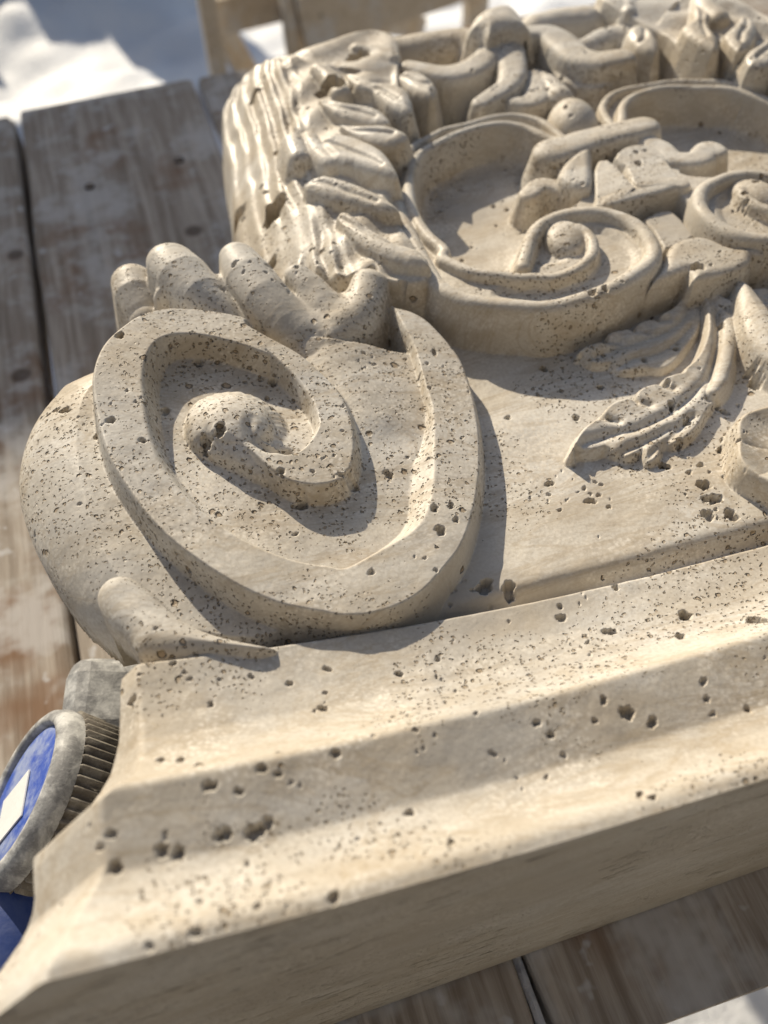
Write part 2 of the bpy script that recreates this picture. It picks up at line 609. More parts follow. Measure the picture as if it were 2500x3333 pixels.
# ---- fingers curling over the volute --------------------------------
FG = (.1272, -.13, .02)
fingers = [
    ([(225, 370), (245, 430), (290, 520)], [.0090, .0090, .008], -.012, [0, 0, -.004]),
    ([(430, 255), (490, 320), (590, 420), (740, 520), (850, 590)], [.0100, .0108, .0100, .008, .005], .001, [0, .001, -.001, -.007, -.012]),
    ([(795, 245), (850, 330), (940, 440), (1060, 560), (1160, 640)], [.0078, .0095, .0100, .0095, .0075], .002, [0, .001, .000, -.004, -.009]),
    ([(1120, 362), (1180, 415), (1260, 490), (1330, 560)], [.0055, .0070, .0078, .008], -.001, [0, 0, -.001, -.003]),
    ([(1500, 390), (1465, 480), (1390, 570), (1280, 640), (1190, 665)], [.0075, .0085, .0085, .0075, .006], -.001, [0, -.001, -.002, -.004, -.008]),
]
for pts, rr, dz, zs in fingers:
    pf = part("leaf_finger")
    tube(U('V', pts, FG, dz - .009), rr, FG, pf, dz=dz - .0024, zs=zs, slope=6, flat=1.0, k=.0035)

p_fr = part("leaf_fringe")
pillow(U('V', [(330, 450), (410, 350), (520, 330), (650, 350), (760, 340), (900, 380), (1010, 420), (1080, 450), (1180, 450), (1280, 460), (1400, 430), (1520, 430), (1480, 560), (1390, 650), (1290, 710),
               (1190, 735), (1100, 725), (1000, 665), (900, 580), (800, 515), (690, 495), (500, 490), (370, 490)], FG, -.014), FG, p_fr, .0080, .009, dz=-.0150, slope=5, k=.003)

# ---- acanthus leaf on the left --------------------------------------
p_leaf = part("acanthus_leaf")
LF = (.1225, 0.0, -.012)
leafP = np.concatenate([
    U('L', [(475, 1661), (560, 1610), (640, 1560), (695, 1530), (760, 1580), (835, 1602), (930, 1605), (1010, 1590), (1065, 1555), (1104, 1600), (1200, 1640), (1383, 1650),
            (1450, 1600), (1400, 1490), (1330, 1360), (1250, 1240), (1180, 1130), (1230, 1000), (1170, 860), (1120, 800), (1310, 735), (1180, 655), (1190, 600), (1060, 520),
            (1110, 420), (1330, 570), (1310, 440), (1240, 300)], LF),
    U('L', [(1240, 160), (1100, 85), (960, 100), (750, 150), (600, 190), (480, 220)], (.108, 0, 0)),
    U('L', [(250, 265), (110, 335), (45, 420), (30, 500), (45, 660), (60, 760), (90, 900), (100, 1060), (125, 1280), (170, 1460), (260, 1560)], (.092, 0, 0))])
lsm = catmull(leafP, 3)
sl_ = box(leafP.min(0), leafP.max(0), .02)
x, y = X[sl_], Y[sl_]
sdl = sdf_poly(x, y, lsm)
# the leaf rolls down towards its outer (left) edge
left_edge = U('L', [(480, 220), (110, 335), (30, 500), (60, 760), (100, 1060), (150, 1400), (230, 1800), (300, 2150)], (.092, 0, 0))
dl, tl = near_line(x, y, catmull(left_edge, 4, False))
inner_edge = U('L', [(1240, 300), (1330, 570), (1310, 735), (1250, 1000), (1250, 1240), (1450, 1600)], LF)
di, ti = near_line(x, y, catmull(inner_edge, 4, False))
u = dl / (dl + di + 1e-6)
roll = .033 * (1 - np.clip(dl / .046, 0, 1)) ** 1.9
z = lin(LF, x, y) - roll - .004 * u
# flutes run along the leaf: parallel to the left edge, fanning out
wv1 = smooth_noise(41, .03, .10)[sl_] + smooth_noise(42, .010, .06)[sl_]
flu = np.sin(2 * np.pi * (dl / .0068 + .22 * np.sin(tl * 7) + wv1) + .8)
amp = np.clip(.0009 + smooth_noise(43, .018, .0005)[sl_], .0001, .0018) * np.clip((.043 - dl) / .012, 0, 1)
z = z + flu * amp * np.clip((tl - .10) / .12, .3, 1)
flu2 = np.sin(2 * np.pi * (tl * 9 + dl / .03))
z = z + .0012 * flu2 * np.clip((dl - .026) / .010, 0, 1) * np.clip(sdl / .004, 0, 1)
put(sl_, (z - drop_fn(sdl, .0012, 7.0)).astype(np.float32), p_leaf)
# lobes
lobes = [
    ([(820, 1270), (900, 1240), (1040, 1340), (1200, 1440), (1380, 1500), (1450, 1600), (1300, 1600), (1100, 1530), (950, 1430)], .0028, .0038, -.0005),
    ([(600, 1060), (740, 1000), (920, 1050), (1080, 1110), (1180, 1170), (1250, 1240), (1120, 1240), (960, 1200), (800, 1170), (680, 1120)], .0030, .0038, -.0005),
    ([(700, 760), (860, 720), (1000, 760), (1130, 830), (1200, 920), (1240, 1010), (1170, 1010), (1050, 970), (930, 930), (800, 900)], .0032, .0040, .002),
    ([(840, 650), (960, 660), (1100, 660), (1220, 680), (1310, 740), (1220, 800), (1100, 790), (980, 740)], .0028, .0038, .001),
    ([(700, 470), (880, 500), (1020, 515), (1110, 545), (1190, 640), (1080, 650), (940, 620), (800, 570)], .0025, .0038, .0005),
    ([(880, 300), (1000, 330), (1080, 370), (1230, 380), (1310, 440), (1335, 570), (1260, 575), (1150, 510), (1060, 430), (950, 400)], .0032, .0042, .001),
    ([(1230, 330), (1320, 300), (1430, 330), (1500, 410), (1480, 490), (1400, 480), (1290, 420)], .0040, .0050, -.007),
]
for pts, hg, R_, dz in lobes:
    pl = part("leaf_lobe", p_leaf)
    lp = U('L', pts, LF, dz)
    mid = catmull(np.array([lp[0], .5 * (lp[1] + lp[-1]), lp.mean(0), .5 * (lp[len(lp) // 2] + lp.mean(0))]), 4, False)

    def dish(x, y, sd, mid=mid):
        d, t = near_line(x, y, mid)
        return -.0014 * np.exp(-(d / .0013) ** 2) * np.clip((sd - .0003) / .002, 0, 1)
    pillow(lp, LF, pl, hg * 1.05, .0042, dz=dz, slope=4.5, ex=1.5, smooth=2, k=.0016, veins=dish)
# overhanging folds
for pts, rr, dz in (([(520, 730), (545, 800), (570, 880)], [.0050, .0065, .0055], .004),
                    ([(640, 760), (700, 850), (780, 920), (850, 910), (890, 840)], [.0040, .0050, .0050, .0050, .0045], .004),
                    ([(700, 300), (790, 360), (850, 450)], [.0045, .0065, .0060], .003),
                    ([(960, 160), (1080, 180), (1200, 230)], [.004, .005, .0045], -.001)):
    pl = part("leaf_fold", p_leaf)
    tube(TU('L', pts, LF, dz), rr, LF, pl, dz=dz, slope=3.0)

# ---- left scroll ------------------------------------------------------
p_scr = part("scroll")
p_pan = part("scroll_hollow", p_scr)
p_seye = part("scroll_eye", p_scr)
so = np.concatenate([
    U('L', [(1443, 1590)], SC), U('Q', [(1090, 250), (1150, 310), (1250, 350), (1450, 385), (1659, 400)], SC),
    U('S', [(100, 1450), (200, 1445), (400, 1400), (600, 1330), (750, 1250), (870, 1170), (930, 1090), (935, 1010), (880, 900), (790, 830), (690, 785)], SC),
    U('S', [(560, 600), (300, 480), (330, 330)], SC),
    U('M', [(1140, 935), (1080, 870), (1000, 810), (900, 765), (800, 748), (700, 752), (600, 768), (480, 800), (300, 840), (180, 900), (85, 965)], SC),
    U('M', [(20, 1060), (0, 1200), (10, 1330)], SC), U('L', [(1330, 1250), (1360, 1400)], SC)])
plateau(so, SC, p_scr, dz=-.0044, slope=5.5, r=.001, smooth=3)
# hollow pan
pan = np.concatenate([
    U('M', [(140, 1050), (240, 975), (400, 895), (550, 848), (700, 838), (820, 850), (920, 890), (1020, 960), (1080, 1060), (1100, 1200)], SC),
    U('S', [(420, 640), (300, 740), (120, 820), (40, 900), (10, 1000), (-20, 1120), (-60, 1190)], SC),
    U('M', [(640, 1810), (420, 1730), (280, 1630), (180, 1530), (130, 1420), (100, 1300), (105, 1170)], SC)])
pan_s = catmull(pan, 4)
slp = box(pan_s.min(0), pan_s.max(0), .004)
x, y = X[slp], Y[slp]
sdp = sdf_poly(x, y, pan_s)
hP = lin(SC, x, y) - .0044 - np.where(sdp > 0, 0.0145 * (1 - np.exp(-np.maximum(sdp, 0) / .0017)), sdp * 6)
carve(slp, hP.astype(np.float32), p_pan, .0006)
# hollow coil centre
coil = U('S', [(60, 1150), (70, 1020), (130, 920), (230, 860), (380, 830), (560, 850), (700, 920), (790, 1000), (800, 1090), (740, 1170), (600, 1250), (420, 1310), (200, 1350),
               (0, 1350), (-200, 1310), (-150, 1250), (0, 1240), (180, 1240), (330, 1215), (450, 1140), (500, 1050), (470, 950), (400, 890), (300, 1080), (180, 1100)], SC)
slp = box(coil.min(0), coil.max(0), .004)
x, y = X[slp], Y[slp]
sdp = sdf_poly(x, y, catmull(coil, 3))
hP = lin(SC, x, y) - .0044 - np.where(sdp > 0, 0.0016 * np.clip(sdp / .003, 0, 1), sdp * 6)
carve(slp, hP.astype(np.float32), None, .0006)
# raised outer ridge: bottom, round the coil and back
ridge_o = np.concatenate([
    U('L', [(1200, 1010), (1235, 1180), (1300, 1330), (1380, 1480)], SC),
    U('Q', [(1060, 200), (1110, 250), (1170, 290), (1270, 330), (1450, 362), (1650, 378)], SC),
    U('S', [(100, 1425), (200, 1418), (390, 1375), (580, 1308), (730, 1225), (840, 1150), (890, 1080), (885, 1010), (830, 920), (750, 855), (650, 810), (540, 785), (420, 785),
            (300, 800), (190, 840), (110, 895), (60, 970), (30, 1060), (5, 1150)], SC)])
tube(ridge_o, [.0035, .0036, .0036, .0036, .0038, .0038, .0040, .0040, .0038, .0036, .0036, .0036, .0036, .0034, .0033], SC, p_scr, slope=5, flat=1.1)
ridge_i = np.concatenate([
    U('M', [(1050, 915), (960, 880), (850, 838), (720, 818), (580, 828), (420, 870), (260, 945), (135, 1025)], SC),
    U('M', [(80, 1120), (62, 1250), (80, 1370), (130, 1480), (200, 1570), (300, 1660)], SC),
    U('Q', [(1120, 55), (1200, 100), (1300, 145), (1420, 165), (1540, 175), (1650, 190)], SC),
    U('S', [(80, 1222), (190, 1225), (310, 1200), (410, 1145), (475, 1070), (480, 990), (445, 930), (385, 892)], SC)])
tube(ridge_i, .0027, SC, p_scr, slope=5, flat=1.1, dz=-.0004)
ridge_t = U('M', [(1135, 925), (1060, 860), (970, 800), (880, 772), (780, 758), (690, 762), (600, 778), (480, 812), (310, 855), (190, 915), (95, 970), (40, 1060)], SC)
tube(ridge_t, .0022, SC, p_scr, slope=5, dz=-.0006)
eyeP = U('S', [(140, 980), (170, 920), (240, 885), (330, 890), (410, 930), (445, 1000), (430, 1060), (360, 1100), (260, 1100), (180, 1060)], SC, -.004)
dome(eyeP, SC, p_seye, .0058, dz=-.0056, slope=4)

# ---- leaves on the bell (left and, mirrored, right) ----------------------
BLp = (BL[0] + .004, BL[1], BL[2])


def veins(lines, depth, width):
    def f(x, y, sd):
        o = np.zeros_like(x)
        for L_ in lines:
            d, t = near_line(x, y, catmull(L_, 4, False))
            o -= depth * np.exp(-(d / width) ** 2)
        return o * np.clip(sd / .001, 0, 1)
    return f


def leaf_sheet(up, lo, lab, hgt, dz, vein_lines, vd=.0013, vw=.0014):
    """serrated leaf lying on the bell: high along its upper edge, sinking to the lower one"""
    upc, loc = catmull(up, 3, False), catmull(lo, 3, False)
    P = np.concatenate([upc, loc[::-1]])
    sl_ = box(P.min(0), P.max(0), .012)
    x, y = X[sl_], Y[sl_]
    sd = sdf_poly(x, y, P)
    du, t = near_line(x, y, upc)
    dl_, _ = near_line(x, y, loc)
    f = dl_ / (du + dl_ + 1e-6)
    h = hgt * (.46 + .54 * f ** .9)
    for L_ in vein_lines:
        d, tv = near_line(x, y, catmull(L_, 4, False))
        h = h - vd * np.exp(-(d / vw) ** 2) + .15 * vd * np.exp(-((d - 2.4 * vw) / vw) ** 2)
    z = lin(BL, x, y) + dz + h - drop_fn(sd, .0008, 3.2)
    put(sl_, z.astype(np.float32), lab, .0005)


p_pal = part("palmette_leaf")
up1 = U('P', [(140, 1365), (180, 1285), (230, 1205), (310, 1140), (400, 1112), (385, 1080), (430, 1020), (500, 980), (580, 970), (655, 988), (640, 930), (700, 880), (780, 862),
              (860, 870), (850, 820), (920, 785), (1000, 765), (1020, 730), (1090, 670), (1150, 570), (1190, 430), (1185, 300), (1165, 190)], BLp, .001)
lo1 = U('P', [(150, 1372), (300, 1375), (400, 1345), (480, 1385), (590, 1400), (690, 1345), (720, 1440), (800, 1400), (850, 1300), (960, 1300), (1080, 1210), (1180, 1060), (1260, 930),
              (1310, 760), (1325, 560), (1310, 380), (1290, 190)], BLp, -.002)
vl = [U('P', q_, BLp, .001) for q_ in ([(230, 1290), (420, 1225), (640, 1170), (860, 1080), (1060, 930), (1210, 740), (1270, 520), (1270, 280)],
                                       [(395, 1110), (500, 1130)], [(655, 988), (740, 1005)], [(860, 870), (920, 880)],
                                       [(470, 1375), (600, 1310), (740, 1250), (900, 1160)], [(715, 1420), (800, 1310), (930, 1210), (1080, 1060)], [(1215, 930), (1240, 760), (1300, 560)])]
leaf_sheet(up1, lo1, p_pal, .0066, .0006, vl)
p_pal2 = part("palmette_leaf", None, "upper palmette leaf in the shade of the scroll")
up2 = U('P', [(195, 600), (260, 555), (340, 535), (420, 520), (425, 465), (530, 430), (630, 432), (640, 400), (700, 360), (810, 352), (830, 320), (900, 280), (970, 220), (1000, 150)], BLp, .000)
lo2 = U('P', [(215, 640), (300, 685), (440, 680), (480, 725), (600, 735), (720, 720), (830, 725), (920, 680), (1010, 580), (1110, 440), (1150, 300), (1110, 150)], BLp, -.002)
vl2 = [U('P', q_, BLp) for q_ in ([(330, 610), (540, 545), (760, 480), (940, 390), (1040, 280), (1060, 150)], [(470, 700), (640, 620), (800, 590), (960, 490), (1060, 380)],
                                  [(425, 520), (520, 510)], [(635, 432), (720, 440)], [(815, 352), (890, 350)])]
leaf_sheet(up2, lo2, p_pal2, .0052, .0005, vl2)
p_stem = part("leaf_stem")
tube(U('P', [(1340, 300), (1350, 480), (1330, 640), (1290, 800), (1230, 900)], BLp), [.003, .0032, .003, .0028, .002], BL, p_stem, dz=.0065, slope=2)

# ================= mirror everything so far about the axis =================
nh = NL
for c in range(1, NR + 1):
    H[:, nh + c] = H[:, nh - c]
    LAB[:, nh + c] = LAB[:, nh - c]
MIRR = np.zeros(X.shape, bool)
MIRR[:, nh + 1:] = True
N_SIDE = len(PARTS)

# ---- middle pieces ----------------------------------------------------
ST = (.120, 0, -.03)
p_ped = part("flared_base")
pedP = U('S', [(870, 1285), (920, 1200), (965, 1110), (985, 1050), (1020, 1005), (1090, 975), (1180, 958), (1260, 970), (1340, 1005), (1440, 1040), (1560, 1040), (1650, 1040), (1640, 1090),
               (1560, 1090), (1545, 1140), (1480, 1185), (1330, 1225), (1200, 1255), (1150, 1250), (1130, 1185), (1050, 1210), (940, 1250)], ST)
pillow(pedP, ST, p_ped, .0030, .004, dz=-.003, slope=5, smooth=2)
p_stalk = part("axis_stalk")
stalkP = U('S', [(1440, 1290), (1530, 1300), (1680, 1480), (1900, 1760), (1900, 1950), (1640, 1800), (1500, 1640), (1450, 1450)], BL, .010)
pillow(stalkP, BL, p_stalk, .005, .008, dz=.008, slope=3.5)
p_strap = part("strap")
strapP = U('S', [(815, 855), (920, 800), (1005, 790), (1080, 860), (1160, 965), (1100, 1010), (960, 1060), (930, 1000), (890, 930)], ST, -.004)
plateau(strapP, ST, p_strap, dz=-.0042, slope=4, r=.0009, smooth=1)
p_bar = part("crossbar")
tube(TU('S', [(215, 430), (400, 375), (600, 320), (810, 275)], ST, .004), [.0105, .0098, .0090, .0085], ST, p_bar, dz=.004, slope=4, smooth=2, ex=3.2, k=.0006)
p_rib = part("ribbon_loop")
ribP = U('S', [(240, 630), (245, 570), (300, 495), (380, 440), (470, 422), (560, 440), (640, 490), (700, 560), (770, 635), (700, 690), (640, 690), (545, 745), (500, 700), (440, 700), (330, 690)], ST, .002)
ribL = U('S', [(240, 630), (245, 570), (300, 495), (380, 440), (460, 430), (468, 520), (470, 640), (440, 700), (330, 690)], ST, -.001)
pillow(ribL, ST, p_rib, .0045, .0042, dz=-.001, slope=4.5, smooth=3)
ribM = U('S', [(494, 500), (520, 445), (580, 445), (640, 490), (700, 560), (770, 640), (700, 690), (620, 700), (545, 748), (500, 735)], ST, .0025)
plateau(ribM, (ST[0], .10, ST[2]), p_rib, dz=.0025 - .10 * XC, slope=4.5, r=.0009, smooth=1)
tube(TU('S', [(40, 745), (110, 690), (200, 690), (320, 715), (430, 700), (475, 640)], ST, -.002), [.005, .0055, .005, .0055, .006, .006], ST, p_rib, dz=-.002, slope=4, ex=3.2, k=.0006)
p_rib2 = part("ribbon_loop", None, "right hand ribbon loop with an upturned end")
ribR = U('S', [(625, 440), (690, 365), (790, 335), (890, 350), (960, 410), (1030, 520), (1100, 590), (1090, 640), (960, 620), (800, 640), (740, 600), (700, 490)], ST, .002)
plateau(ribR, (ST[0], -.06, ST[2]), p_rib2, dz=.002 + .06 * XC, slope=4.5, r=.0011, smooth=2)
tube(TU('S', [(840, 375), (930, 420), (1000, 485), (1090, 500), (1180, 490), (1250, 430), (1290, 440)], ST, .002), [.005, .006, .006, .006, .0065, .0075, .006], ST, p_rib2, dz=.001, slope=4, ex=3.2, k=.0006)
tube(U('S', [(585, 735), (700, 695), (850, 655), (1000, 620), (1080, 620)], ST, .001), [.0035, .0042, .0045, .0045, .004], ST, p_rib2, dz=.0015, slope=4.5, ex=3.2, k=.0006)

UP = (.120, 0, -.02)
p_bud = part("flower_bud")
budP = U('M', [(990, 800), (1030, 740), (1090, 695), (1170, 678), (1250, 700), (1310, 760), (1350, 830), (1360, 890), (1250, 910), (1130, 915), (1050, 870)], UP, -.004)
dome(budP, UP, p_bud, .0125, dz=-.0095, slope=4)
tube(TU('M', [(920, 490), (1000, 580), (1080, 680)], UP, -.002), [.0035, .0055, .0075], UP, p_bud, dz=-.002, slope=4, zs=[-.004, 0, .001])
p_cap = part("leaf_cap")
capP = U('M', [(450, 225), (470, 160), (510, 108), (620, 62), (740, 52), (815, 85), (870, 160), (905, 220), (830, 235), (700, 245), (600, 285), (540, 250)], (.118, 0, 0))
pillow(capP, (.112, 0, 0), p_cap, .011, .0115, slope=4)
p_strap2 = part("strap", None, "short strap tying the ribbons under the leaf cap")
pillow(U('M', [(690, 270), (800, 220), (870, 285), (800, 390), (700, 350)], UP), UP, p_strap2, .003, .008, dz=-.001, slope=4)
p_r3 = part("ribbon")
tube(TU('M', [(740, 370), (755, 470), (760, 560), (720, 630), (630, 680), (550, 720)], UP), [.0075, .008, .0075, .0065, .006, .005], UP, p_r3, dz=.001, slope=4.5, zs=[.002, .001, 0, -.001, -.002, -.003], ex=3.2, k=.0006)
p_r4 = part("ribbon")
tube(TU('M', [(800, 330), (900, 305), (1000, 310), (1090, 365), (1200, 450), (1320, 490), (1420, 480), (1480, 470)], UP), [.006, .0075, .009, .010, .0095, .009, .009, .008], UP, p_r4, dz=.003, slope=4.5, ex=3.2, k=.0006)
p_r5 = part("ribbon")
tube(TU('M', [(690, 370), (640, 345), (590, 425), (490, 500), (350, 540), (200, 530), (60, 495)], (.114, 0, 0)), [.005, .006, .0075, .0085, .008, .006, .004], (.114, 0, 0), p_r5, slope=4.5, ex=3.2, k=.0006)
p_r6 = part("ribbon")
tube(TU('M', [(1060, 500), (1120, 560), (1230, 600), (1360, 620)], UP, -.006), [.004, .006, .007, .006], UP, p_r6, dz=-.006, slope=4.5, ex=3.2, k=.0006)
p_pet = part("bud_petal")
tube(TU('M', [(900, 560), (930, 640), (920, 710), (850, 745), (780, 745)], UP, -.003), [.004, .007, .0075, .006, .004], UP, p_pet, dz=-.003, slope=4, ex=3.2, k=.0006)
p_rod = part("base_moulding")
tube(TU('M', [(-330, 390), (0, 335), (200, 300), (420, 275), (560, 330)], (.110, 0, 0)), [.012, .014, .014, .014, .012], (.110, 0, 0), p_rod, slope=4, flat=1.2)
tube(TU('R', [(100, 180), (250, 140), (420, 120)], (.112, 0, 0)), [.012, .014, .015], (.112, 0, 0), p_rod, slope=4, flat=1.2)
tube(TU('R', [(300, 350), (420, 340), (560, 270), (700, 260), (760, 260)], (.110, 0, 0)), [.006, .0075, .009, .009, .007], (.110, 0, 0), part("ribbon"), slope=4.5)
p_ros = part("rosette")
rx, ry = .1735, .1385
slr = box((rx - .06, ry - .06), (rx + .06, ry + .06), 0)
x, y = X[slr], Y[slr]
rr = np.hypot(x - rx, y - ry); th = np.arctan2(y - ry, x - rx)
Rr = .0205 * (1 + .04 * np.cos(6 * th))
q_ = np.clip(rr / Rr, 0, 1)
hr = .1125 - .0042 * (1 - q_ ** 3) + .0011 * np.abs(np.cos(4 * th + .4)) ** .5 * q_ * (1 - q_ ** 8) + .004 * np.exp(-(rr / .006) ** 2)
hr = hr - drop_fn(Rr - rr, .0016, 6.0)
put(slr, hr.astype(np.float32), p_ros)

p_uf = part("upper_field")
p_uf2 = part("upper_field")
LAB[(LAB == p_bell) & (Y > .25) & (X < XC)] = p_uf
LAB[(LAB == p_bell) & (Y > .25)] = p_uf2

# ---- hand-carved unevenness and worn edges ------------------------------
solid = H > .02
H += np.where(solid, smooth_noise(1, .016, .00026) + smooth_noise(2, .005, .00007) + smooth_noise(3, .0021, .000025), 0)

# ---- large pits in the stone ---------------------------------------------
g = np.random.default_rng(11)
dens = smooth_noise(21, .022, 1.0) + .6 * smooth_noise(22, .008, 1.0)


def pit(px, py, r, depth, ecc=1.0, ang=0.0, edge=.45):
    sl2 = box((px - r * 1.6, py - r * 1.6), (px + r * 1.6, py + r * 1.6), 0)
    x, y = X[sl2], Y[sl2]
    if x.size == 0: return
    u = (x - px) * math.cos(ang) + (y - py) * math.sin(ang)
    v = -(x - px) * math.sin(ang) + (y - py) * math.cos(ang)
    th = np.arctan2(v, u)
    ph = px * 9e3
    rad = r * (1 + .15 * np.sin(2 * th + ph) + .10 * np.sin(3 * th + 2.1 * ph) + .09 * np.sin(5 * th + ph * 3) + .06 * np.sin(9 * th + ph * 5))
    q = np.hypot(u / ecc, v * ecc) / rad
    s = np.clip((1.05 - q) / edge, 0, 1)
    H[sl2] -= (depth * s * s * (3 - 2 * s)).astype(np.float32) * (H[sl2] > .02)


n = 0
while n < 1100:
    i = g.integers(0, len(ys)); j = g.integers(0, len(xs))
    # sample evenly in plan although the rows are not evenly spaced
    if ys[i] < .25 and g.random() > .57: continue
    if H[i, j] < .05 or dens[i, j] < g.normal(.8, .4): continue
    r = .00035 + .00030 * g.exponential()
    r = min(r, .0015)
    if ys[i] > .3: r = min(r * .8, .0014)
    pit(xs[j], ys[i], r, min(r * 1.5, .0026), 1 + .35 * g.random(), g.random() * 3.14)
    n += 1
def hit(crop, p):
    ox, oy, sc_ = CR[crop]
    r = CM @ np.array([ox + p[0] * sc_ - CX, oy + p[1] * sc_ - CY, FPX])
    zz = np.linspace(.17, .05, 1200)
    t = (CAM_H - zz) / -r[2]
    qx, qy = r[0] * t, r[1] * t
    j = np.clip(np.round((qx - xs[0]) / DX).astype(int), 0, len(xs) - 1)
    i = np.clip(np.searchsorted(ys, qy), 0, len(ys) - 1)
    k = np.argmax(H[i, j] >= zz)
    return qx[k], qy[k]


# the pits that stand out
big = [('L', (780, 350), LF, .0050, .012), ('L', (470, 660), (.116, 0, 0), .0042, .011), ('L', (405, 1215), (.114, 0, 0), .0048, .010), ('L', (960, 178), (.108, 0, 0), .0040, .009),
       ('L', (155, 1260), (.098, 0, 0), .0035, .006), ('L', (270, 425), (.105, 0, 0), .0025, .005), ('L', (385, 1570), (.112, 0, 0), .0022, .004),
       ('V', (690, 1155), (.116, -.23, .075), .0021, .004), ('V', (615, 1225), (.112, -.23, .075), .0022, .004), ('V', (975, 905), (.102, -.23, .075), .0016, .003), ('V', (1020, 1380), VF, .0012, .002),
       ('V', (395, 1060), (.103, -.23, .075), .0016, .002), ('V', (570, 800), (.103, -.23, .075), .0018, .002), ('V', (1600, 1400), (.106, -.23, .075), .0016, .0025), ('V', (100, 1108), VF, .0014, .0025),
       ('V', (150, 650), VF, .0015, .003), ('V', (270, 1217), VF, .0011, .002), ('V', (1130, 1570), (.103, -.23, .075), .0019, .004), ('V', (1400, 1440), (.104, -.23, .075), .0020, .003),
       ('S', (1187, 1175), ST, .0024, .005), ('S', (470, 1340), SC, .0022, .003), ('S', (560, 1320), SC, .0016, .003), ('S', (785, 480), ST, .0020, .003), ('S', (770, 405), ST, .0013, .003),
       ('D', (1380, 900), BL, .0022, .004), ('D', (1430, 960), BL, .0022, .004), ('D', (1390, 960), BL, .0014, .003), ('D', (1500, 1030), BL, .0022, .004), ('D', (1400, 1030), BL, .0022, .003),
       ('D', (715, 895), BL, .0013, .003), ('D', (535, 610), BL, .0011, .002), ('D', (830, 610), BL, .0014, .003), ('D', (935, 480), BL, .0013, .003), ('D', (690, 400), BL, .0014, .003),
       ('D', (435, 1340), BL, .0026, .004), ('D', (540, 1350), BL, .0024, .004), ('D', (1210, 820), BL, .0018, .004), ('D', (1600, 470), BL, .0024, .004), ('D', (1580, 420), BL, .0016, .004),
       ('D', (218, 1000), VF, .0013, .0025), ('D', (243, 1095), VF, .0018, .003), ('D', (290, 990), VF, .0011, .002), ('D', (310, 1050), VF, .0010, .002), ('D', (80, 30), (.108, 0, 0), .0016, .003),
       ('D', (1300, 1465), (.0885, 0, 0.17), .0019, .004), ('D', (1610, 1485), (.0885, 0, .17), .0022, .004), ('D', (1280, 1555), (.106, 0, 0), .0014, .003), ('D', (1000, 1340), (.107, 0, 0), .0012, .003),
       ('P', (950, 560), BLp, .0013, .003), ('P', (705, 645), BLp, .0015, .003), ('P', (915, 990), BLp, .0015, .004), ('P', (1270, 995), BLp, .0011, .003), ('P', (1030, 1140), BLp, .0013, .003),
       ('P', (980, 1270), BL, .0014, .004), ('P', (885, 820), BLp, .0014, .002), ('P', (440, 1100), BLp, .0012, .002)]
for crop, p, pln, r, dpt in big:
    q = hit(crop, p)
    if crop == 'L':
        pit(q[0], q[1], r * 1.25, dpt * 2.4, 1.05, 0.3, .2)
    else:
        pit(q[0], q[1], r, dpt, 1.12, g.random() * 3)
for p, r in (((750, 210), .0012), ((910, 390), .0012), ((1250, 300), .0013), ((695, 630), .0014), ((780, 630), .0015), ((905, 740), .0022), ((1030, 765), .0014), ((1130, 665), .0018), ((1200, 690), .0013),
             ((1450, 600), .0018), ((480, 950), .0016), ((700, 1020), .0022), ((770, 1030), .0022), ((965, 950), .0026), ((1100, 940), .0032), ((1160, 900), .0020), ((500, 1095), .0022), ((1440, 1225), .0020),
             ((600, 260), .0008), ((820, 280), .0009)):
    q = hit('X', (p[0] * .7535, 2000 + p[1] * .7535))
    pit(q[0], q[1], r * .62, r * 1.1, 1.1, p[0])
for p, r in (((1050, 425), .0030), ((1160, 465), .0022), ((950, 370), .0016), ((660, 470), .0015), ((720, 520), .0016), ((910, 460), .0012), ((1380, 290), .0016), ((1395, 365), .0014), ((1110, 780), .0016),
             ((1165, 792), .0012), ((290, 985), .0014), ((775, 608), .0012), ((65, 258), .0016), ((1570, 410), .0014), ((1420, 430), .0012), ((110, 858), .0016)):
    q = hit('X', (1250 + p[0] * .7535, 2000 + p[1] * .7535))
    pit(q[0], q[1], r * .62, r * 1.1, 1.1, p[0])

# ---- turn the relief into one mesh per part --------------------------------
NY, NX = H.shape
# normals of the whole surface, shared by all parts so that no seams show
gy = np.gradient(H, ys, axis=0)
gx = np.gradient(H, xs, axis=1)
CUT = .055
cutmap = np.full(H.shape, CUT, np.float32)
cutmap[(X < .005) & (Y < .255)] = .098
cutmap[LAB == p_tip] = .1125
okv = H > cutmap
okf = okv[:-1, :-1] & okv[1:, :-1] & okv[:-1, 1:] & okv[1:, 1:]
lab4 = np.stack([LAB[:-1, :-1], LAB[1:, :-1], LAB[:-1, 1:], LAB[1:, 1:]])
flab = lab4.max(0).astype(int)
mir = MIRR[:-1, :-1] & (flab < N_SIDE) & (flab != p_abacus) & (flab != p_bell)
flab = flab + np.where(mir, 100, 0)
flab[~okf] = -1

def pieces(mask):
    """connected pieces of a face mask, by runs along the rows"""
    par, runs, prev = [], [], []

    def find(a):
        while par[a] != a:
            par[a] = par[par[a]]; a = par[a]
        return a
    for i in range(mask.shape[0]):
        e = np.flatnonzero(np.diff(np.concatenate([[0], mask[i].view(np.int8), [0]])))
        cur = []
        for a, b in zip(e[::2], e[1::2]):
            k = len(par); par.append(k); runs.append((i, a, b)); cur.append((a, b, k))
            for a2, b2, k2 in prev:
                if a2 <= b and a <= b2: par[find(k)] = find(k2)
        prev = cur
    out = {}
    for k, r in enumerate(runs): out.setdefault(find(k), []).append(r)
    return sorted(out.values(), key=lambda q: -sum(b - a for _, a, b in q))


